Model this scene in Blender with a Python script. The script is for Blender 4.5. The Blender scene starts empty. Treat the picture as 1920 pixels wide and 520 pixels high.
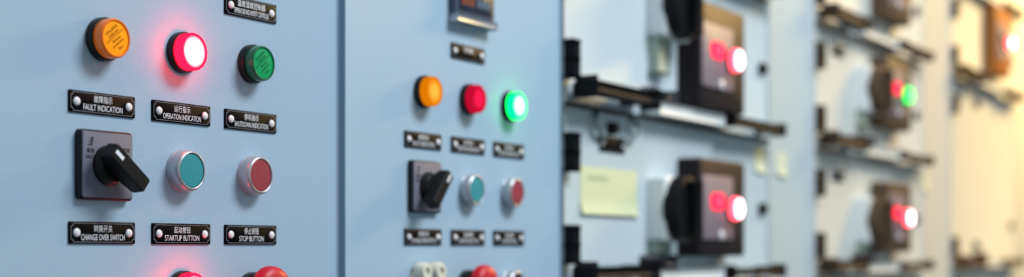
import bpy, bmesh, math, random
from mathutils import Vector, Matrix
random.seed(4)
S = bpy.context.scene
C = S.collection
H0 = 1.6          # eye height; heights 'h' below are measured from it
D = 0.727         # camera distance from the plane of the cabinet fronts (y = 0)
mm = 0.001

# ------------------------------------------------------------------ materials
def lin(r, g, b):
    f = lambda c: (c/255/12.92) if c/255 <= 0.04045 else ((c/255+0.055)/1.055)**2.4
    return (f(r), f(g), f(b), 1)

def pmat(name, col, rough=0.5, metal=0.0, coat=0.0, var=0.05, nscale=60, bump=0.0, bscale=500, emit=None, estr=0.0, spec=0.5):
    m = bpy.data.materials.new(name); m.use_nodes = True
    nt = m.node_tree; b = nt.nodes['Principled BSDF']
    tc = nt.nodes.new('ShaderNodeTexCoord')
    no = nt.nodes.new('ShaderNodeTexNoise'); no.inputs['Scale'].default_value = nscale
    nt.links.new(tc.outputs['Object'], no.inputs['Vector'])
    mr = nt.nodes.new('ShaderNodeMix'); mr.data_type = 'RGBA'
    mr.inputs[6].default_value = tuple(c*(1-var) for c in col[:3])+(1,)
    mr.inputs[7].default_value = tuple(min(1, c*(1+var)) for c in col[:3])+(1,)
    nt.links.new(no.outputs['Fac'], mr.inputs[0])
    nt.links.new(mr.outputs[2], b.inputs['Base Color'])
    b.inputs['Roughness'].default_value = rough
    b.inputs['Metallic'].default_value = metal
    b.inputs['Coat Weight'].default_value = coat
    b.inputs['Coat Roughness'].default_value = 0.08
    b.inputs['Specular IOR Level'].default_value = spec
    if bump:
        n2 = nt.nodes.new('ShaderNodeTexNoise'); n2.inputs['Scale'].default_value = bscale
        nt.links.new(tc.outputs['Object'], n2.inputs['Vector'])
        bp = nt.nodes.new('ShaderNodeBump'); bp.inputs['Strength'].default_value = bump
        bp.inputs['Distance'].default_value = 0.0006
        nt.links.new(n2.outputs['Fac'], bp.inputs['Height'])
        nt.links.new(bp.outputs['Normal'], b.inputs['Normal'])
    if emit:
        b.inputs['Emission Color'].default_value = emit
        b.inputs['Emission Strength'].default_value = estr
    return m

def lampmat(name, core, rim, r0, r1):
    """lit lens: a hot LED spot in the middle that falls off to the lens colour"""
    m = bpy.data.materials.new(name); m.use_nodes = True
    nt = m.node_tree; nt.nodes.clear()
    out = nt.nodes.new('ShaderNodeOutputMaterial')
    tc = nt.nodes.new('ShaderNodeTexCoord')
    sp = nt.nodes.new('ShaderNodeSeparateXYZ'); nt.links.new(tc.outputs['Object'], sp.inputs[0])
    cb = nt.nodes.new('ShaderNodeCombineXYZ')
    nt.links.new(sp.outputs['X'], cb.inputs['X']); nt.links.new(sp.outputs['Z'], cb.inputs['Y'])
    ln = nt.nodes.new('ShaderNodeVectorMath'); ln.operation = 'LENGTH'
    nt.links.new(cb.outputs[0], ln.inputs[0])
    mp = nt.nodes.new('ShaderNodeMapRange'); mp.interpolation_type = 'SMOOTHSTEP'
    mp.inputs['From Min'].default_value = r0; mp.inputs['From Max'].default_value = r1
    nt.links.new(ln.outputs['Value'], mp.inputs['Value'])
    mx = nt.nodes.new('ShaderNodeMix'); mx.data_type = 'RGBA'
    mx.inputs[6].default_value = core+(1,); mx.inputs[7].default_value = rim+(1,)
    nt.links.new(mp.outputs['Result'], mx.inputs[0])
    em = nt.nodes.new('ShaderNodeEmission'); nt.links.new(mx.outputs[2], em.inputs['Color'])
    nt.links.new(em.outputs[0], out.inputs['Surface'])
    return m

M = {}
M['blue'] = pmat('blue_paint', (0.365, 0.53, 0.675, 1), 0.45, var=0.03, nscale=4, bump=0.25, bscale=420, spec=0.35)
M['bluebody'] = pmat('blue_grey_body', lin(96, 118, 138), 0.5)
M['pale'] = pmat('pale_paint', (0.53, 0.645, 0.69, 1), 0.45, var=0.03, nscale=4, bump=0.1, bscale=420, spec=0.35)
M['cream'] = pmat('pale_paint_hazed', (0.68, 0.73, 0.71, 1), 0.48, var=0.03, nscale=4, spec=0.35)  # pale cabinet paint with the far warm haze put into its colour
M['gap'] = pmat('dark_seam', lin(36, 48, 62), 0.8, spec=0.1)
M['palegap'] = pmat('pale_seam', lin(112, 122, 126), 0.7)
M['plinth'] = pmat('plinth', lin(60, 62, 66), 0.6)
M['plate'] = pmat('nameplate_black', lin(6, 7, 11), 0.45, var=0.1, spec=0.04)
M['white'] = pmat('lettering_white', lin(238, 243, 250), 0.5)
M['border'] = pmat('border_white', lin(150, 158, 172), 0.5)
M['rivet'] = pmat('rivet_white', lin(232, 234, 238), 0.3)
M['bezel'] = pmat('black_bezel', lin(15, 17, 21), 0.34, spec=0.3)
M['knob'] = pmat('knob_black', lin(11, 12, 15), 0.38, bump=0.1, bscale=900, spec=0.3)
M['silver'] = pmat('brushed_silver', lin(184, 188, 194), 0.32, metal=0.5, var=0.06, nscale=300)
M['switchface'] = pmat('switch_face', lin(112, 114, 128), 0.5, metal=0.0, var=0.06, nscale=220, spec=0.15)
M['ink'] = pmat('black_ink', lin(16, 14, 18), 0.6, spec=0.05)
M['teal'] = pmat('teal_cap', lin(28, 142, 152), 0.5)
M['dusty'] = pmat('red_cap', lin(148, 56, 70), 0.5, spec=0.3)
M['capdark'] = pmat('dark_cap', lin(60, 66, 74), 0.5)
M['mush'] = pmat('mushroom_red', lin(196, 12, 38), 0.42, spec=0.35)
M['creamplastic'] = pmat('cream_plastic', lin(222, 222, 206), 0.4)
M['amber'] = pmat('amber_lens', lin(246, 152, 12), 0.35, coat=0.15, var=0.03, emit=lin(250, 145, 0), estr=0.30, spec=0.2)  # slight emission added to brighten the unlit lens
M['ambers'] = pmat('amber_side', lin(226, 112, 4), 0.28, coat=0.4, emit=lin(240, 105, 0), estr=0.12)  # weak emission lifts the side of the unlit lens too
M['amberink'] = pmat('amber_ink', lin(54, 28, 6), 0.6, spec=0.05)
M['green'] = pmat('green_lens', lin(4, 146, 90), 0.35, coat=0.15, var=0.03, emit=lin(0, 150, 85), estr=0.18, spec=0.2)  # slight emission added, the green lens itself is unlit
M['greens'] = pmat('green_side', lin(2, 98, 62), 0.28, coat=0.4)
M['greenink'] = pmat('green_ink', lin(2, 60, 42), 0.6, spec=0.05)
M['redcore'] = lampmat('red_lit_face', (3.0, 2.3, 2.4), (2.6, 0.22, 0.34), 0.0072, 0.0114)
M['redside'] = lampmat('red_lit_side', (22, 0.02, 0.12), (22, 0.02, 0.12), 0.1, 0.2)
M['greencore'] = lampmat('green_lit_face', (1.8, 4.6, 2.9), (0.02, 2.0, 0.30), 0.006, 0.0112)
M['greenside'] = lampmat('green_lit_side', (0.0, 5.5, 0.5), (0.0, 5.5, 0.5), 0.1, 0.2)
M['dimred'] = lampmat('red_dim_face', (1.1, 0.015, 0.09), (0.72, 0.006, 0.04), 0.004, 0.0115)
M['dimredside'] = lampmat('red_dim_side', (0.55, 0.004, 0.03), (0.55, 0.004, 0.03), 0.1, 0.2)
M['dimamber'] = lampmat('amber_dim_face', (1.2, 0.58, 0.07), (0.95, 0.27, 0.006), 0.003, 0.0115)
M['dimamberside'] = lampmat('amber_dim_side', (0.75, 0.2, 0.0), (0.75, 0.2, 0.0), 0.1, 0.2)
M['uredcore'] = lampmat('unit_red_lamp', (11, 8.0, 8.0), (5.0, 0.30, 0.5), 0.009, 0.0138)
M['ugreencore'] = lampmat('unit_green_lamp', (0.7, 4.2, 0.9), (0.05, 2.6, 0.3), 0.006, 0.0138)
M['usoftred'] = lampmat('unit_soft_red_lamp', (2.0, 0.25, 0.3), (1.4, 0.05, 0.12), 0.006, 0.0138)
M['digit'] = lampmat('digit_red', (2.4, 0.02, 0.12), (2.4, 0.02, 0.12), 0.1, 0.2)
M['digithot'] = lampmat('digit_red_hot', (4.0, 0.5, 0.7), (4.0, 0.5, 0.7), 0.1, 0.2)
M['seg_orange'] = lampmat('segment_orange', (0.38, 0.12, 0.05), (0.38, 0.12, 0.05), 0.1, 0.2)
M['seg_blue'] = lampmat('segment_blue', (0.18, 0.25, 0.34), (0.18, 0.25, 0.34), 0.1, 0.2)
M['screen'] = pmat('screen_dark', lin(40, 48, 62), 0.3, spec=0.2)
M['screenframe'] = pmat('screen_frame', lin(72, 84, 100), 0.4, spec=0.2)
M['blackplastic'] = pmat('black_plastic', lin(20, 20, 24), 0.45, spec=0.15)
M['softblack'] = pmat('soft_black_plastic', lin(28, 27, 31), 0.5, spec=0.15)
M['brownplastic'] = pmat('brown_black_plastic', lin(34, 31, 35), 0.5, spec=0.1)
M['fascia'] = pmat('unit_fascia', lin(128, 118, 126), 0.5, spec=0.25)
M['hazedark'] = pmat('hazed_black_plastic', lin(84, 70, 56), 0.5, spec=0.15)  # dark plastic, browned to paint in the warm haze
M['hazefar'] = pmat('far_hazed_black_plastic', lin(104, 78, 48), 0.5, spec=0.15)  # dark plastic of the last cabinet's fittings, haze painted into the colour
M['glowdark'] = pmat('glow_tinted_plastic', lin(150, 98, 46), 0.5, spec=0.15)  # dark unit housing with the orange glow painted into its colour
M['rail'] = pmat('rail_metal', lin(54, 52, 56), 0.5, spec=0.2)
M['railhaze'] = pmat('rail_metal_hazed', lin(108, 92, 72), 0.5, spec=0.2)  # dark rail metal lightened, warm haze put into the colour
M['latchgrey'] = pmat('latch_grey', lin(84, 84, 90), 0.5, spec=0.25)
M['greybase'] = pmat('grey_white_plastic', lin(218, 226, 228), 0.45)
M['bracket'] = pmat('bracket_grey_green', lin(158, 172, 160), 0.5)
M['note'] = pmat('yellow_note', lin(216, 222, 182), 0.8, var=0.02, spec=0.1)
M['tagpaper'] = pmat('tag_paper', lin(214, 221, 194), 0.8, var=0.02, spec=0.1)
M['noteink'] = pmat('note_ink', lin(172, 182, 152), 0.8)
M['cable'] = pmat('grey_cable', lin(120, 136, 142), 0.5)
M['floor'] = pmat('floor_paint', lin(120, 128, 124), 0.3, var=0.1, nscale=3)
M['wall'] = pmat('wall_paint', lin(215, 215, 205), 0.8)

# ------------------------------------------------------------------ mesh helpers   (local x, p = towards the viewer, z)
def mesh_obj(name, bm, mat, parent=None, loc=(0, 0, 0), sharp=35):
    bmesh.ops.recalc_face_normals(bm, faces=bm.faces[:])
    me = bpy.data.meshes.new(name); bm.to_mesh(me); bm.free()
    me.materials.append(mat)
    for p in me.polygons: p.use_smooth = True
    me.set_sharp_from_angle(angle=math.radians(sharp))
    o = bpy.data.objects.new(name, me); C.objects.link(o)
    o.location = loc
    if parent: o.parent = parent
    return o

def link_copy(o, parent, loc):
    c = o.copy(); C.objects.link(c); c.parent = parent; c.location = loc
    return c

def box(bm, x0, x1, p0, p1, z0, z1, bev=0.0, seg=2):
    t = bmesh.new(); bmesh.ops.create_cube(t, size=1)
    for v in t.verts:
        v.co = Vector((x0+(v.co.x+.5)*(x1-x0), -(p0+(v.co.y+.5)*(p1-p0)), z0+(v.co.z+.5)*(z1-z0)))
    if bev: bmesh.ops.bevel(t, geom=t.edges[:], offset=bev, segments=seg, profile=0.5, affect='EDGES')
    me = bpy.data.meshes.new('tmp'); t.to_mesh(me); t.free(); bm.from_mesh(me); bpy.data.meshes.remove(me)

def lathe(bm, prof, cx=0, cz=0, seg=64, rib=None, cap0=False):
    rings = []
    for i, (r, p) in enumerate(prof):
        if r < 1e-7:
            rings.append([bm.verts.new((cx, -p, cz))]); continue
        ring = []
        for k in range(seg):
            a = 2*math.pi*k/seg
            rr = r + (rib[1] if rib and i in rib[0] and k % 2 else 0)
            ring.append(bm.verts.new((cx+rr*math.cos(a), -p, cz+rr*math.sin(a))))
        rings.append(ring)
    for a, b in zip(rings, rings[1:]):
        for k in range(seg):
            k2 = (k+1) % seg
            if len(a) == 1: bm.faces.new((a[0], b[k], b[k2]))
            elif len(b) == 1: bm.faces.new((a[k], a[k2], b[0]))
            else: bm.faces.new((a[k], a[k2], b[k2], b[k]))
    if cap0 and len(rings[0]) > 1: bm.faces.new(rings[0])

def loft(bm, rings):       # rings of (x, p, z) with equal counts, capped
    R = [[bm.verts.new((x, -p, z)) for x, p, z in r] for r in rings]
    n = len(R[0])
    for a, b in zip(R, R[1:]):
        for k in range(n):
            k2 = (k+1) % n
            bm.faces.new((a[k], a[k2], b[k2], b[k]))
    bm.faces.new(R[0]); bm.faces.new(R[-1])

def rrect(w, h, r, n=6):
    pts = []
    for cx, cz, a0 in ((w/2-r, h/2-r, 0), (-w/2+r, h/2-r, 90), (-w/2+r, -h/2+r, 180), (w/2-r, -h/2+r, 270)):
        for k in range(n+1):
            a = math.radians(a0+90*k/n); pts.append((cx+r*math.cos(a), cz+r*math.sin(a)))
    return pts

def slab(bm, w, h, r, p0, p1, edge, cx=0, cz=0):
    f = lambda d, p: [(cx+x, p, cz+z) for x, z in rrect(w-2*d, h-2*d, max(r-d, 1e-5))]
    loft(bm, [f(0, p0), f(0, p1-edge), f(edge*.4, p1-edge*.3), f(edge, p1)])

def ring_flat(bm, outer, inner, p):
    A = [bm.verts.new((x, -p, z)) for x, z in outer]; B = [bm.verts.new((x, -p, z)) for x, z in inner]
    n = len(A)
    for k in range(n): bm.faces.new((A[k], A[(k+1) % n], B[(k+1) % n], B[k]))

def tube(bm, pts, r, seg=10):
    P = [Vector((x, -p, z)) for x, p, z in pts]
    rings = []
    for i, q in enumerate(P):
        d = (P[min(i+1, len(P)-1)]-P[max(i-1, 0)]).normalized()
        u = d.cross(Vector((0, 1, 0)))
        if u.length < 1e-4: u = d.cross(Vector((1, 0, 0)))
        u.normalize(); v = d.cross(u)
        rings.append([bm.verts.new(q+u*r*math.cos(2*math.pi*k/seg)+v*r*math.sin(2*math.pi*k/seg)) for k in range(seg)])
    for a, b in zip(rings, rings[1:]):
        for k in range(seg): bm.faces.new((a[k], a[(k+1) % seg], b[(k+1) % seg], b[k]))
    bm.faces.new(rings[0]); bm.faces.new(rings[-1])

def text(bm, s, w, h, cx, cz, p, rot=0.0):
    cu = bpy.data.curves.new('t', 'FONT'); cu.body = s; cu.size = 1; cu.resolution_u = 3
    ob = bpy.data.objects.new('t', cu); C.objects.link(ob)
    bpy.context.view_layer.update()
    dg = bpy.context.evaluated_depsgraph_get()
    me = bpy.data.meshes.new_from_object(ob.evaluated_get(dg))
    bpy.data.objects.remove(ob); bpy.data.curves.remove(cu)
    if not len(me.vertices): return
    xs = [v.co.x for v in me.vertices]; ys = [v.co.y for v in me.vertices]
    x0, x1, y0, y1 = min(xs), max(xs), min(ys), max(ys)
    ca, sa = math.cos(rot), math.sin(rot)
    for v in me.vertices:
        x = ((v.co.x-x0)/(x1-x0)-.5)*w; z = ((v.co.y-y0)/(y1-y0)-.5)*h
        v.co = (cx+x*ca-z*sa, -p, cz+x*sa+z*ca)
    bm.from_mesh(me); bpy.data.meshes.remove(me)

def thing(name, label, cat, X, h, group=None, y=0.0):
    o = bpy.data.objects.new(name, None); C.objects.link(o)
    o.empty_display_size = 0.02; o.location = (X, y, H0+h)
    o['label'] = label; o['category'] = cat
    if group: o['group'] = group
    return o

# ------------------------------------------------------------------ devices
def nameplate(X, h, cn, en, cw, ew, label, group, w=59*mm, hh=14.6*mm, name='nameplate'):
    t = thing(name, label, 'nameplate', X, h, group)
    bm = bmesh.new(); slab(bm, w, hh, 0.7*mm, 0, 1.3*mm, 0.3*mm); mesh_obj('plate', bm, M['plate'], t)
    def outline(d):          # rectangle with concave corners
        W, Hh, c = w/2-1.2*mm-d, hh/2-1.0*mm-d, 2.1*mm
        pts = []
        for a0, sx, sz in ((180, 1, 1), (270, -1, 1), (0, -1, -1), (90, 1, -1)):
            arr = []
            for k in range(6):
                a = math.radians(a0+90*k/5)
                arr.append((sx*W+c*math.cos(a), sz*Hh+c*math.sin(a)))
            pts += arr[::-1]
        return pts
    bm = bmesh.new(); ring_flat(bm, outline(0), outline(0.24*mm), 1.4*mm); mesh_obj('border', bm, M['border'], t)
    for sx in (-1, 1):
        bm = bmesh.new()
        lathe(bm, [(2.9*mm, 1.2*mm), (2.9*mm, 1.7*mm), (2.4*mm, 2.4*mm), (1.4*mm, 2.8*mm), (0, 2.9*mm)], sx*(w/2-6.2*mm), 0, 32, cap0=True)
        mesh_obj('rivet', bm, M['rivet'], t)
    if cn:
        bm = bmesh.new(); text(bm, cn, cw*mm, 4.9*mm, 0, 2.8*mm, 1.45*mm); mesh_obj('lettering', bm, M['white'], t)
    if en:
        bm = bmesh.new(); text(bm, en, ew*mm, 4.0*mm, 0, -3.0*mm, 1.45*mm); mesh_obj('lettering', bm, M['white'], t)
    return t

def indicator(X, h, face, side, label, group, ink=None):
    t = thing('indicator_light', label, 'indicator light', X, h, group)
    bm = bmesh.new()
    lathe(bm, [(14.0*mm, 0), (14.7*mm, .5*mm), (14.7*mm, 4.6*mm), (14.2*mm, 5.6*mm), (13.2*mm, 5.8*mm), (12.6*mm, 4.6*mm)], seg=72)
    mesh_obj('bezel', bm, M['bezel'], t)
    bm = bmesh.new()
    lathe(bm, [(13.3*mm, 4.8*mm), (13.3*mm, 8.2*mm), (13.35*mm, 8.5*mm), (13.35*mm, 12.0*mm), (12.9*mm, 13.2*mm), (12.3*mm, 13.7*mm), (11.7*mm, 13.6*mm), (11.35*mm, 12.8*mm)],
          seg=120, rib=((0, 1), -0.35*mm))
    mesh_obj('lens_rim', bm, M[side], t)
    bm = bmesh.new()
    lathe(bm, [(11.4*mm, 12.7*mm), (9*mm, 13.0*mm), (5*mm, 13.15*mm), (0, 13.2*mm)], seg=64)
    mesh_obj('lens', bm, M[face], t)
    if ink:
        bm = bmesh.new(); a = math.radians(38)
        for s, off, w, hh in (('Schutzfolie', 6.9, 12.4, 2.5), ('entfernen', 3.9, 10.6, 2.1), ('Remove', -0.6, 8.2, 2.0), ('protection', -3.7, 11.4, 2.5), ('film', -6.9, 4.6, 2.1)):
            text(bm, s, w*mm, hh*mm, -off*mm*math.sin(a), off*mm*math.cos(a), 13.4*mm, a)
        for off, L in ((2.15, 19), (1.35, 19)):
            q = [(-L/2, off-.12), (L/2, off-.12), (L/2, off+.12), (-L/2, off+.12)]
            bm.faces.new([bm.verts.new(((x*math.cos(a)-z*math.sin(a))*mm, -13.4*mm, (x*math.sin(a)+z*math.cos(a))*mm)) for x, z in q])
        mesh_obj('lettering', bm, M[ink], t)
    return t

def push_button(X, h, cap, label, group):
    t = thing('push_button', label, 'push button', X, h, group)
    bm = bmesh.new()
    lathe(bm, [(14.8*mm, 0), (15.0*mm, .4*mm), (15.0*mm, 1.8*mm), (14.7*mm, 2.1*mm), (14.9*mm, 2.5*mm), (14.9*mm, 7.6*mm), (14.5*mm, 9.6*mm), (13.7*mm, 10.8*mm), (12.8*mm, 11.2*mm), (12.3*mm, 10.9*mm), (12.2*mm, 8.6*mm)], seg=72)
    mesh_obj('bezel', bm, M['silver'], t)
    bm = bmesh.new()
    lathe(bm, [(12.05*mm, 8.4*mm), (12.0*mm, 10.2*mm), (11.5*mm, 10.6*mm), (6*mm, 10.75*mm), (0, 10.8*mm)], seg=64)
    mesh_obj('cap', bm, M[cap], t)
    return t

def rotary_switch(X, h, ang, label, group):
    t = thing('rotary_switch', label, 'rotary switch', X, h, group)
    bm = bmesh.new(); slab(bm, 47*mm, 46.5*mm, 3*mm, 0, 5.2*mm, 1.0*mm); mesh_obj('housing', bm, M['bezel'], t)
    bm = bmesh.new(); slab(bm, 44.6*mm, 43.6*mm, 2*mm, 5.0*mm, 5.8*mm, 0.3*mm); mesh_obj('faceplate', bm, M['switchface'], t)
    bm = bmesh.new()
    text(bm, '解锁', 6.6*mm, 3.3*mm, -15.4*mm, 9.2*mm, 6.0*mm); text(bm, 'UNLOCK', 8.6*mm, 2.5*mm, -15.4*mm, 5.2*mm, 6.0*mm)
    mesh_obj('lettering', bm, M['ink'], t)
    bm = bmesh.new()
    text(bm, '联锁', 6.6*mm, 3.3*mm, 16.4*mm, 11.0*mm, 6.0*mm); text(bm, 'LOCK', 6.6*mm, 2.5*mm, 16.6*mm, 7.1*mm, 6.0*mm)
    mesh_obj('lettering', bm, M['ink'], t)
    bm = bmesh.new()                      # emblem: three slanting strokes
    for k, (L, dx) in enumerate(((3.0, 1.3), (3.8, .5), (4.5, -.3))):
        z = 17.6-2.1*k; x = -15.8+dx
        q = [(x-L/2, z-.7), (x-L/2+1.0, z-.85), (x+L/2, z+.5), (x+L/2-.5, z+.95), (x-.4, z+.2)]
        bm.faces.new([bm.verts.new((a*mm, -6.0*mm, b*mm)) for a, b in q])
        q = [(x+L/2-1.1, z-1.2), (x+L/2-.2, z-1.0), (x+L/2-.3, z+.3), (x+L/2-1.0, z+.1)]
        bm.faces.new([bm.verts.new((a*mm, -6.01*mm, b*mm)) for a, b in q])
    mesh_obj('emblem', bm, M['ink'], t)
    bm = bmesh.new()
    lathe(bm, [(13.5*mm, 5.6*mm), (13.5*mm, 8*mm), (12.6*mm, 9.0*mm), (12.0*mm, 11.5*mm), (11.0*mm, 12.4*mm), (0, 12.5*mm)], seg=56)
    mesh_obj('collar', bm, M['knob'], t)
    a = math.radians(ang); ca, sa = math.cos(a), math.sin(a)
    rot = lambda x, z: (x*ca-z*sa, x*sa+z*ca)
    def bar(N, L, W):        # straight block handle with clipped corners
        c = 1.1
        pts = [(-N, -W+c), (-N+c, -W), (L-c, -W), (L, -W+c), (L, W-c), (L-c, W), (-N+c, W), (-N, W-c)]
        return [rot(x*mm, z*mm) for x, z in pts]
    bm = bmesh.new()
    loft(bm, [[(x, p*mm, z) for x, z in bar(N, L, W)] for p, N, L, W in
              ((11.5, 11.5, 13, 5.6), (14.0, 15.0, 21.5, 5.7), (16, 16.2, 23.0, 5.7), (23.6, 15.8, 22.4, 5.4), (24.5, 15.0, 21.6, 4.7))])
    mesh_obj('handle', bm, M['knob'], t, sharp=20)
    bm = bmesh.new()
    bm.faces.new([bm.verts.new((rot(x*mm, z*mm)[0], -24.65*mm, rot(x*mm, z*mm)[1])) for x, z in ((-13.8, -1.4), (-5.5, -1.4), (-5.5, 1.4), (-13.8, 1.4))])
    mesh_obj('pointer_mark', bm, M['white'], t)
    return t

def estop(X, h, label, group, out=0):
    t = thing('emergency_stop_button', label, 'emergency stop button', X, h, group)
    bm = bmesh.new()
    lathe(bm, [(15*mm, 0), (15.2*mm, .6*mm), (15.2*mm, 7*mm), (14.2*mm, 8.6*mm), (11*mm, 9*mm), (10*mm, 9*mm)], seg=64)
    mesh_obj('collar', bm, M['bezel'], t)
    bm = bmesh.new()
    lathe(bm, [(9.5*mm, 8*mm), (9.5*mm, 13*mm), (17*mm, 14.5*mm), (19.5*mm, 16.5*mm), (20*mm, 19*mm), (19.6*mm, 23*mm), (18.2*mm, 25.5*mm), (14*mm, 27.6*mm), (8*mm, 28.8*mm), (0, 29.2*mm)], seg=64)
    mesh_obj('mushroom_head', bm, M['mush'], t)
    return t

c1, c2, c3 = 0.700, 0.7755, 0.8505
PB = 0.385
hL, hA, hS, hB, hT, hR = 0.1405, 0.0972, 0.0560, 0.0110, 0.1823, -0.0335

gP1 = 'nameplates on the nearest blue door'; gP2 = 'nameplates on the second blue door'
gI1 = 'indicator lights on the nearest blue door'; gI2 = 'indicator lights on the second blue door'
# ---- door 1
nameplate(c3, hT, '温度湿度控制器', 'TEMPERATURE AND HUMIDITY CONTROLLER', 32, 40, 'black nameplate cut by the top of the photo, above the unlit green light', gP1)
indicator(c1, hL, 'amber', 'ambers', 'unlit amber indicator light with printed German and English film notice', gI1, 'amberink')
indicator(c2, hL, 'redcore', 'redside', 'glowing red indicator light above the OPERATION INDICATION plate', gI1)
indicator(c3, hL, 'green', 'greens', 'unlit dark green indicator light above the SHUTDOWN INDICATION plate', gI1, 'greenink')
nameplate(c1, hA, '故障指示', 'FAULT INDICATION', 16.5, 35, 'black nameplate reading FAULT INDICATION under the unlit amber light', gP1)
nameplate(c2, hA, '运行指示', 'OPERATION INDICATION', 16.5, 38.5, 'black nameplate reading OPERATION INDICATION under the glowing red light', gP1)
nameplate(c3, hA, '停机指示', 'SHUTDOWN INDICATION', 16.5, 38.5, 'black nameplate reading SHUTDOWN INDICATION under the unlit green light', gP1)
rotary_switch(c1, hS, -38, 'black rotary switch with white pointer on grey plate marked UNLOCK, nearest', 'rotary switches')
push_button(c2, hS, 'teal', 'large sharp teal push button in silver ring above STARTUP BUTTON plate', 'push buttons')
push_button(c3, hS, 'dusty', 'large sharp dull red push button in silver ring above STOP BUTTON plate', 'push buttons')
nameplate(c1, hB, '转换开关', 'CHANGE OVER SWITCH', 16.5, 39, 'black nameplate reading CHANGE OVER SWITCH under the nearest rotary switch', gP1)
nameplate(c2, hB, '起动按钮', 'STARTUP BUTTON', 16.5, 35, 'black nameplate reading STARTUP BUTTON under the large teal button', gP1)
nameplate(c3, hB, '停止按钮', 'STOP BUTTON', 16.5, 28, 'black nameplate reading STOP BUTTON under the large dull red button', gP1)
indicator(c2, hR+.0035, 'redcore', 'redside', 'glowing red light cut by the bottom edge, below STARTUP BUTTON plate', gI1)
estop(c3, hR+.001, 'bright red mushroom button cut by the bottom edge, below STOP BUTTON plate', 'emergency stop buttons')
# ---- door 2
d1, d2, d3 = c1+PB, c2+PB+.0005, c3+PB+.0015
nameplate(d2, 0.1850, '控制器', '', 16, 0, 'blurred black nameplate directly under the small screen of the second door', gP2)
indicator(d1, hL+.001, 'dimamber', 'dimamberside', 'softly glowing orange indicator light on the second blue door', gI2)
indicator(d2, hL+.001, 'dimred', 'dimredside', 'deep red indicator light between orange and glowing green on second door', gI2)
indicator(d3, hL+.001, 'greencore', 'greenside', 'glowing green indicator light with white centre on the second blue door', gI2)
nameplate(d1, hA+.0005, '故障指示', 'FAULT INDICATION', 16.5, 35, 'blurred black nameplate under the orange light of the second door', gP2)
nameplate(d2, hA+.0005, '运行指示', 'OPERATION INDICATION', 16.5, 38.5, 'blurred black nameplate under the deep red light of the second door', gP2)
nameplate(d3, hA+.0005, '停机指示', 'SHUTDOWN INDICATION', 16.5, 38.5, 'blurred black nameplate under the glowing green light of the second door', gP2)
rotary_switch(d1, hS, 230, 'smaller blurred black rotary switch on the second blue door', 'rotary switches')
push_button(d2, hS, 'teal', 'smaller blurred teal push button on the second blue door', 'push buttons')
push_button(d3, hS, 'dusty', 'smaller blurred dull red push button on the second blue door', 'push buttons')
nameplate(d1, hB, '转换开关', 'CHANGE OVER SWITCH', 16.5, 39, 'blurred black nameplate under the rotary switch of the second door', gP2)
nameplate(d2, hB, '起动按钮', 'STARTUP BUTTON', 16.5, 35, 'blurred black nameplate under the teal button of the second door', gP2)
nameplate(d3, hB, '停止按钮', 'STOP BUTTON', 16.5, 28, 'blurred black nameplate under the dull red button of the second door', gP2)
estop(d2-.003, hR-.001, 'blurred red mushroom button at the bottom of the second blue door', 'emergency stop buttons')
push_button(d3, hR-.002, 'capdark', 'silver ringed dark button cut by the bottom edge of the second door', 'push buttons')
# cream key lock
t = thing('key_lock', 'cream plastic lock with two round barrels at bottom of second door', 'lock', d1, -0.022)
bm = bmesh.new(); slab(bm, 40*mm, 16*mm, 3*mm, 0, 4*mm, 1*mm, 0, -6*mm); mesh_obj('base_plate', bm, M['creamplastic'], t)
for sx in (-1, 1):
    bm = bmesh.new()
    lathe(bm, [(8*mm, 3*mm), (8.4*mm, 5*mm), (8.4*mm, 12*mm), (7.4*mm, 13.5*mm), (4*mm, 13.6*mm), (3.6*mm, 11*mm), (0, 11*mm)], sx*11.5*mm, 2*mm, 40)
    mesh_obj('barrel', bm, M['creamplastic'], t)
bm = bmesh.new(); box(bm, -6*mm, 6*mm, 3*mm, 9*mm, -3*mm, 3*mm, 1*mm); mesh_obj('latch_bar', bm, M['cable'], t)
# display controller
t = thing('display_controller', 'small dark display with dim orange digits at the top of second door', 'controller display', d2+.002, 0.2480)
bm = bmesh.new(); slab(bm, 70*mm, 70*mm, 3*mm, 0, 8*mm, 1.5*mm); mesh_obj('frame', bm, M['screenframe'], t)
bm = bmesh.new(); slab(bm, 60*mm, 56*mm, 2*mm, 7.8*mm, 8.5*mm, .3*mm, 0, 2*mm); mesh_obj('screen', bm, M['screen'], t)
bm = bmesh.new(); box(bm, -35*mm, 35*mm, 0, 10*mm, -36.5*mm, -31*mm, 1*mm); mesh_obj('lower_trim', bm, M['silver'], t)
bm = bmesh.new()
for k in range(3):
    for z in (-19, -15.6, -12.2): box(bm, (-25+7.5*k)*mm, (-19.5+7.5*k)*mm, 8.5*mm, 8.8*mm, (z-.7)*mm, (z+.7)*mm)
    box(bm, (-20.4+7.5*k)*mm, (-19.2+7.5*k)*mm, 8.5*mm, 8.8*mm, -19*mm, -12*mm)
mesh_obj('digits', bm, M['seg_orange'], t)
bm = bmesh.new()
for k in range(3):
    for z in (-18.5, -15.6, -12.7): box(bm, (2+8*k)*mm, (8+8*k)*mm, 8.5*mm, 8.8*mm, (z-.7)*mm, (z+.7)*mm)
    box(bm, (7+8*k)*mm, (8.2+8*k)*mm, 8.5*mm, 8.8*mm, -18.5*mm, -12.7*mm)
mesh_obj('digits', bm, M['seg_blue'], t)

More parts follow.
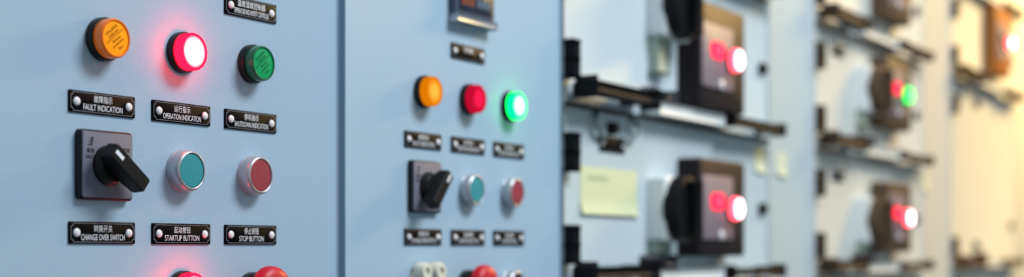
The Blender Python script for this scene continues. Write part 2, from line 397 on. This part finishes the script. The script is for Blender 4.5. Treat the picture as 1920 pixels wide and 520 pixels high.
# ------------------------------------------------------------------ blue cabinets
TOP = 2.36
def blue_cabinet(x0, x1, label):
    t = thing('electrical_cabinet', label, 'cabinet', x0, -H0)
    W = x1-x0
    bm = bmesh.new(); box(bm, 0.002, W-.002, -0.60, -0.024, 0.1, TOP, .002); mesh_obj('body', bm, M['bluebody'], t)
    bm = bmesh.new(); box(bm, 0.002, W-.002, -0.024, -0.016, 0.104, TOP-.004); mesh_obj('gasket', bm, M['gap'], t)
    bm = bmesh.new(); box(bm, 0.0042, W-.0042, -0.016, 0, 0.105, TOP-.005, .0022, 3); mesh_obj('door', bm, M['blue'], t)
    bm = bmesh.new(); box(bm, 0.005, W-.005, -0.58, -0.03, 0, 0.1, .002); mesh_obj('plinth', bm, M['plinth'], t)
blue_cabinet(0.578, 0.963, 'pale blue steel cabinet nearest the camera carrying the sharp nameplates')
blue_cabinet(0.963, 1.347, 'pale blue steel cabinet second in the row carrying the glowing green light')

# ------------------------------------------------------------------ drawer cabinets
PIT = 0.197
S0 = 0.1535
def build_protos(dark, rail, base):
    p = {}
    bm = bmesh.new(); box(bm, 0, .011, 0, .011, -.0185, .0185, .0025, 3)
    box(bm, .001, .012, 0.003, .012, -.0175, -.001, .003); box(bm, .001, .012, 0.003, .012, .001, .0175, .003)
    p['hinge'] = (bm, dark)
    bm = bmesh.new(); box(bm, .014, .172, .016, .031, .0125, .0248, .0058, 4)
    for x in (.035, .15): box(bm, x-.007, x+.007, 0, .02, .014, .023, .003)
    p['pull_handle'] = (bm, dark)
    bm = bmesh.new(); box(bm, .41, .60, .017, .030, .009, .0185, .0045, 4)
    for x in (.435, .575): box(bm, x-.007, x+.007, 0, .02, .010, .0175, .003)
    p['side_handle'] = (bm, dark)
    bm = bmesh.new(); box(bm, .004, .605, 0, .007, -.0018, .0022, .001); p['sill_rail'] = (bm, rail)
    bm = bmesh.new(); box(bm, .20, .40, 0, .020, .0052, .019, .003); p['sill_block'] = (bm, base)
    bm = bmesh.new(); box(bm, .195, .255, 0, .018, .0205, .033, .004, 3); box(bm, .215, .24, 0, .023, .024, .030, .003); p['latch'] = (bm, M['latchgrey'])
    bm = bmesh.new(); lathe(bm, [(.009, 0), (.009, .006), (.007, .009), (.003, .010), (0, .010)], .588, .10, 28, cap0=True)
    p['lock_knob'] = (bm, dark)
    return p

def drawer_cabinet(x0, x1, wd, paint, gap, dark, rail, base, drawers, label):
    t = thing('drawer_cabinet', label, 'cabinet', x0, -H0)
    W = x1-x0
    bm = bmesh.new(); box(bm, .002, W-.002, -.60, -.02, .1, TOP, .002); mesh_obj('body', bm, gap, t)
    bm = bmesh.new(); box(bm, .005, W-.005, -.58, -.03, 0, .1, .002); mesh_obj('plinth', bm, M['plinth'], t)
    zb = H0+drawers[0][0]
    bm = bmesh.new(); box(bm, .003, wd, -.02, 0, .105, zb-.003, .002); mesh_obj('lower_door', bm, paint, t)
    bm = bmesh.new(); box(bm, wd+.005, W-.004, -.02, 0, .105, TOP-.005, .002); mesh_obj('cable_door', bm, paint, t)
    protos = build_protos(dark, rail, base); made = {}
    for s, hh in drawers:
        bm = bmesh.new(); box(bm, .003, wd, -.02, 0, .002, hh-.002, .002)
        df = mesh_obj('drawer_front', bm, paint, t, (0, 0, H0+s))
        def put(name, loc):
            if name not in made: made[name] = mesh_obj(name, protos[name][0], protos[name][1], df, loc)
            else: link_copy(made[name], df, loc)
        put('hinge', (.004, 0, .0485)); put('hinge', (.004, 0, hh-.0505))
        for n in ('sill_rail', 'sill_block', 'latch', 'pull_handle', 'side_handle', 'lock_knob'): put(n, (0, 0, 0))
    return t

x3, x4, x5 = 1.347, 2.166, 3.03
reg = [(S0+PIT*k, PIT) for k in (-2, -1, 0, 1, 2)]
dbl = [(S0-2*PIT, PIT), (S0-PIT, 2*PIT), (S0+PIT, PIT), (S0+2*PIT, PIT)]
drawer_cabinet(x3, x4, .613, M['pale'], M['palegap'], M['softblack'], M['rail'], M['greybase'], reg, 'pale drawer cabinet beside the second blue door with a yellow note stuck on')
drawer_cabinet(x4, x5, .64, M['cream'], M['palegap'], M['hazedark'], M['railhaze'], M['greybase'], reg, 'haze-tinted pale drawer cabinet carrying the blurred green lamp beside a red readout')
drawer_cabinet(x5, x5+.84, .64, M['cream'], M['palegap'], M['hazefar'], M['railhaze'], M['greybase'], dbl, 'warm lit, haze-tinted pale drawer cabinet at the right edge, farthest in the row')

def meter(x0, h, lamp, label, hh=.122, dark='brownplastic', lit=True):
    t = thing('metering_unit', label, 'control unit', x0+.377, h, 'dark metering units on the drawers')
    bm = bmesh.new(); slab(bm, .152, hh, .006, 0, .030, .003); mesh_obj('housing', bm, M[dark], t)
    bm = bmesh.new(); slab(bm, .100, .080, .004, .0295, .032, .001, -.020, 0); mesh_obj('fascia', bm, M['fascia'], t)
    bm = bmesh.new(); slab(bm, .042, .021, .008, .0318, .0335, .0005, -.023, .008); r = mesh_obj('readout', bm, M['digit'] if lit else M['screen'], t)
    if lit:
        bm = bmesh.new()
        for dx in (-.008, .002):
            for z in (-.005, 0, .005): box(bm, -.023+dx, -.023+dx+.006, .0335, .034, .008+z-.0008, .008+z+.0008)
        mesh_obj('digits', bm, M['digithot'], r)
    bm = bmesh.new(); lathe(bm, [(.0155, .029), (.0155, .035), (.0145, .036)], .020, 0, 40); mesh_obj('lamp_collar', bm, M[dark], t)
    bm = bmesh.new(); lathe(bm, [(.0142, 0), (.0142, .007), (.0132, .0095), (.011, .0108), (.006, .0114), (0, .0116)], 0, 0, 40)
    mesh_obj('lamp', bm, M[lamp], t, (.020, -.0345, 0))
    bm = bmesh.new(); lathe(bm, [(.006, .0315), (.006, .034), (.004, .0352), (0, .0354)], -.012, -.034, 28); mesh_obj('button', bm, M['rivet'], t)
    return t

def breaker_handle(x0, h, label, brk, dark='blackplastic'):
    t = thing('breaker_handle', label, 'breaker handle', x0+.250, h, 'round breaker handles')
    bm = bmesh.new(); slab(bm, .076, .078, .006, 0, .024, .003); mesh_obj('base', bm, M['greybase'], t)
    bm = bmesh.new(); box(bm, -.034, .0, 0, .012, -.039-brk, -.039, .002); mesh_obj('bracket', bm, M['bracket'], t)
    bm = bmesh.new(); lathe(bm, [(.036, .020), (.0395, .022), (.0395, .036), (.0385, .039), (.034, .0405), (.030, .040), (0, .040)], seg=64, cap0=True); mesh_obj('dial', bm, M[dark], t)
    bm = bmesh.new(); box(bm, -.008, .008, .039, .050, -.030, .030, .003); mesh_obj('grip', bm, M[dark], t)
    return t

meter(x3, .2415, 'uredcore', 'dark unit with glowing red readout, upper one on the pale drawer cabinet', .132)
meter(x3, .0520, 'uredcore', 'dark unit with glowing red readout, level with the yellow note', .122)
meter(x4, .462, 'usoftred', 'haze-browned unit cut by the top edge on the haze-tinted drawer cabinet', .122, 'hazedark')
meter(x4, .272, 'ugreencore', 'haze-browned unit with red readout and green lamp on the haze-tinted cabinet', .122, 'hazedark')
meter(x4, .0555, 'uredcore', 'haze-browned unit with red lamp below the unit with green lamp', .122, 'hazedark')
meter(x5, .470, 'uredcore', 'glow-tinted orange-brown unit with glowing red lamp at the right edge, farthest away', .150, 'glowdark', False)
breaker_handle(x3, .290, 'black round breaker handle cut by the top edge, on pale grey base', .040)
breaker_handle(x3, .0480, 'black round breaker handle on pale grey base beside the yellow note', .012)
breaker_handle(x4, .268, 'haze-browned round breaker handle beside the unit with green lamp', .02, 'hazedark')
breaker_handle(x4, .0480, 'haze-browned round breaker handle beside the lower red lamp of haze-tinted cabinet', .012, 'hazedark')
for (x0, h, lab, wire) in ((x3, .1177, 'black nameplate hanging by wire loops above the yellow note', True),
                           (x4, .1180, 'small dark nameplate on the middle drawer of the haze-tinted cabinet', False),
                           (x4, .3200, 'small dark nameplate on the upper drawer of the haze-tinted cabinet', False),
                           (x5, .3200, 'small dark nameplate on the farthest cabinet below its red lamp', False),
                           (x5, .0080, 'small dark nameplate on the farthest cabinet near the bottom edge', False)):
    t = nameplate(x0+(.12 if x0 != x5 else .24), h, '', '', 0, 0, lab, 'nameplates on the drawer cabinets', .064, .018)
    if wire:
        for sx in (-1, 1):
            bm = bmesh.new()
            tube(bm, [(sx*(.024+.030*math.sin(k/10*math.pi*.8)), .003+.006*math.sin(k/10*math.pi), .004+.029*k/10) for k in range(11)], .0028)
            mesh_obj('wire_loop', bm, M['cable'], t)
        bm = bmesh.new(); lathe(bm, [(.007, 0), (.007, .008), (.005, .011), (0, .011)], -.006, .018, 24, cap0=True); mesh_obj('stud', bm, M['blackplastic'], t)

# paper notes
def note(X, h, w, hh, label, marks=False, name='sticky_note'):
    t = thing(name, label, 'note', X, h, 'pale yellow notes')
    bm = bmesh.new(); n = 8
    f = [[bm.verts.new(((i/n-.5)*w, -(.0006+.003*max(0, .35-j/n)**2*8), (j/n-.5)*hh)) for i in range(n+1)] for j in range(n+1)]
    b = [[bm.verts.new(((i/n-.5)*w, -(.0001+.003*max(0, .35-j/n)**2*8), (j/n-.5)*hh)) for i in range(n+1)] for j in range(n+1)]
    for j in range(n):
        for i in range(n):
            bm.faces.new((f[j][i], f[j][i+1], f[j+1][i+1], f[j+1][i])); bm.faces.new((b[j][i], b[j+1][i], b[j+1][i+1], b[j][i+1]))
    for i in range(n):
        bm.faces.new((f[0][i], b[0][i], b[0][i+1], f[0][i+1])); bm.faces.new((f[n][i], f[n][i+1], b[n][i+1], b[n][i]))
        bm.faces.new((f[i][0], f[i+1][0], b[i+1][0], b[i][0])); bm.faces.new((f[i][n], b[i][n], b[i+1][n], f[i+1][n]))
    mesh_obj('paper', bm, M['note'] if marks else M['tagpaper'], t)
    if marks:
        bm = bmesh.new()
        for a in range(5):
            x = -w*.38+a*.010; z = hh*.28+random.uniform(-.001, .001)
            tube(bm, [(x, .0009, z-.003), (x+.004, .0009, z+.003), (x+.007, .0009, z-.002)], .0006, 6)
        mesh_obj('handwriting', bm, M['noteink'], t)
note(x3+.114, .0645, .141, .052, 'large pale yellow note with faint handwriting stuck below a hanging nameplate', True)
note(1.935, .126, .040, .036, 'small pale yellow tag right of the upper dark unit')
note(2.022, .124, .040, .034, 'small pale yellow tag on the narrow door beside the tall hinges')
note(2.834, .132, .045, .036, 'small pale yellow tag on the haze-tinted cabinet right of the lamps')

# ------------------------------------------------------------------ room
def struct(name, bm, mat):
    o = mesh_obj(name, bm, mat); o['kind'] = 'structure'; return o
bm = bmesh.new(); box(bm, -3, 7, -.8, 4.5, -.1, 0); struct('floor', bm, M['floor'])
bm = bmesh.new(); box(bm, -3, 7, -.9, -.8, 0, 3.4); struct('wall_back', bm, M['wall'])
bm = bmesh.new(); box(bm, 7, 7.1, -.9, 4.5, 0, 3.4); struct('wall_right', bm, M['wall'])

# ------------------------------------------------------------------ light
def area(name, loc, target, size, sy, col, power, spread=180):
    l = bpy.data.lights.new(name, 'AREA'); l.shape = 'RECTANGLE'; l.size = size; l.size_y = sy
    l.color = col; l.energy = power; l.spread = math.radians(spread)
    o = bpy.data.objects.new(name, l); C.objects.link(o); o.location = loc
    o.rotation_euler = (Vector(target)-Vector(loc)).to_track_quat('-Z', 'Y').to_euler()
    return o
area('ceiling_light_key', (1.5, -1.25, 3.1), (1.35, 0, 1.6), 1.0, 0.5, (0.95, 0.97, 1.0), 42)
area('added_warm_fill', (4.0, -0.62, 2.72), (3.6, 0, 2.15), 0.7, 0.35, (1.0, 0.62, 0.20), 38, 160)  # unseen lamp, added to imitate the warm flare glow on the far cabinets
w = bpy.data.worlds.new('World'); S.world = w; w.use_nodes = True
w.node_tree.nodes['Background'].inputs['Color'].default_value = (0.74, 0.88, 1.0, 1)
w.node_tree.nodes['Background'].inputs['Strength'].default_value = 0.40
S.view_settings.view_transform = 'Standard'; S.view_settings.look = 'None'

# ------------------------------------------------------------------ camera
cam = bpy.data.cameras.new('camera'); co = bpy.data.objects.new('camera', cam); C.objects.link(co)
cam.sensor_width = 36; cam.lens = 36*2720/1920; cam.shift_y = 208/1920; cam.clip_start = .02
th = math.atan(1589/2720)
co.location = (0, -D, H0); co.rotation_euler = (math.pi/2, 0, th-math.pi/2)
cam.dof.use_dof = True; cam.dof.focus_distance = 1.035; cam.dof.aperture_fstop = 3.6; cam.dof.aperture_blades = 0
S.camera = co
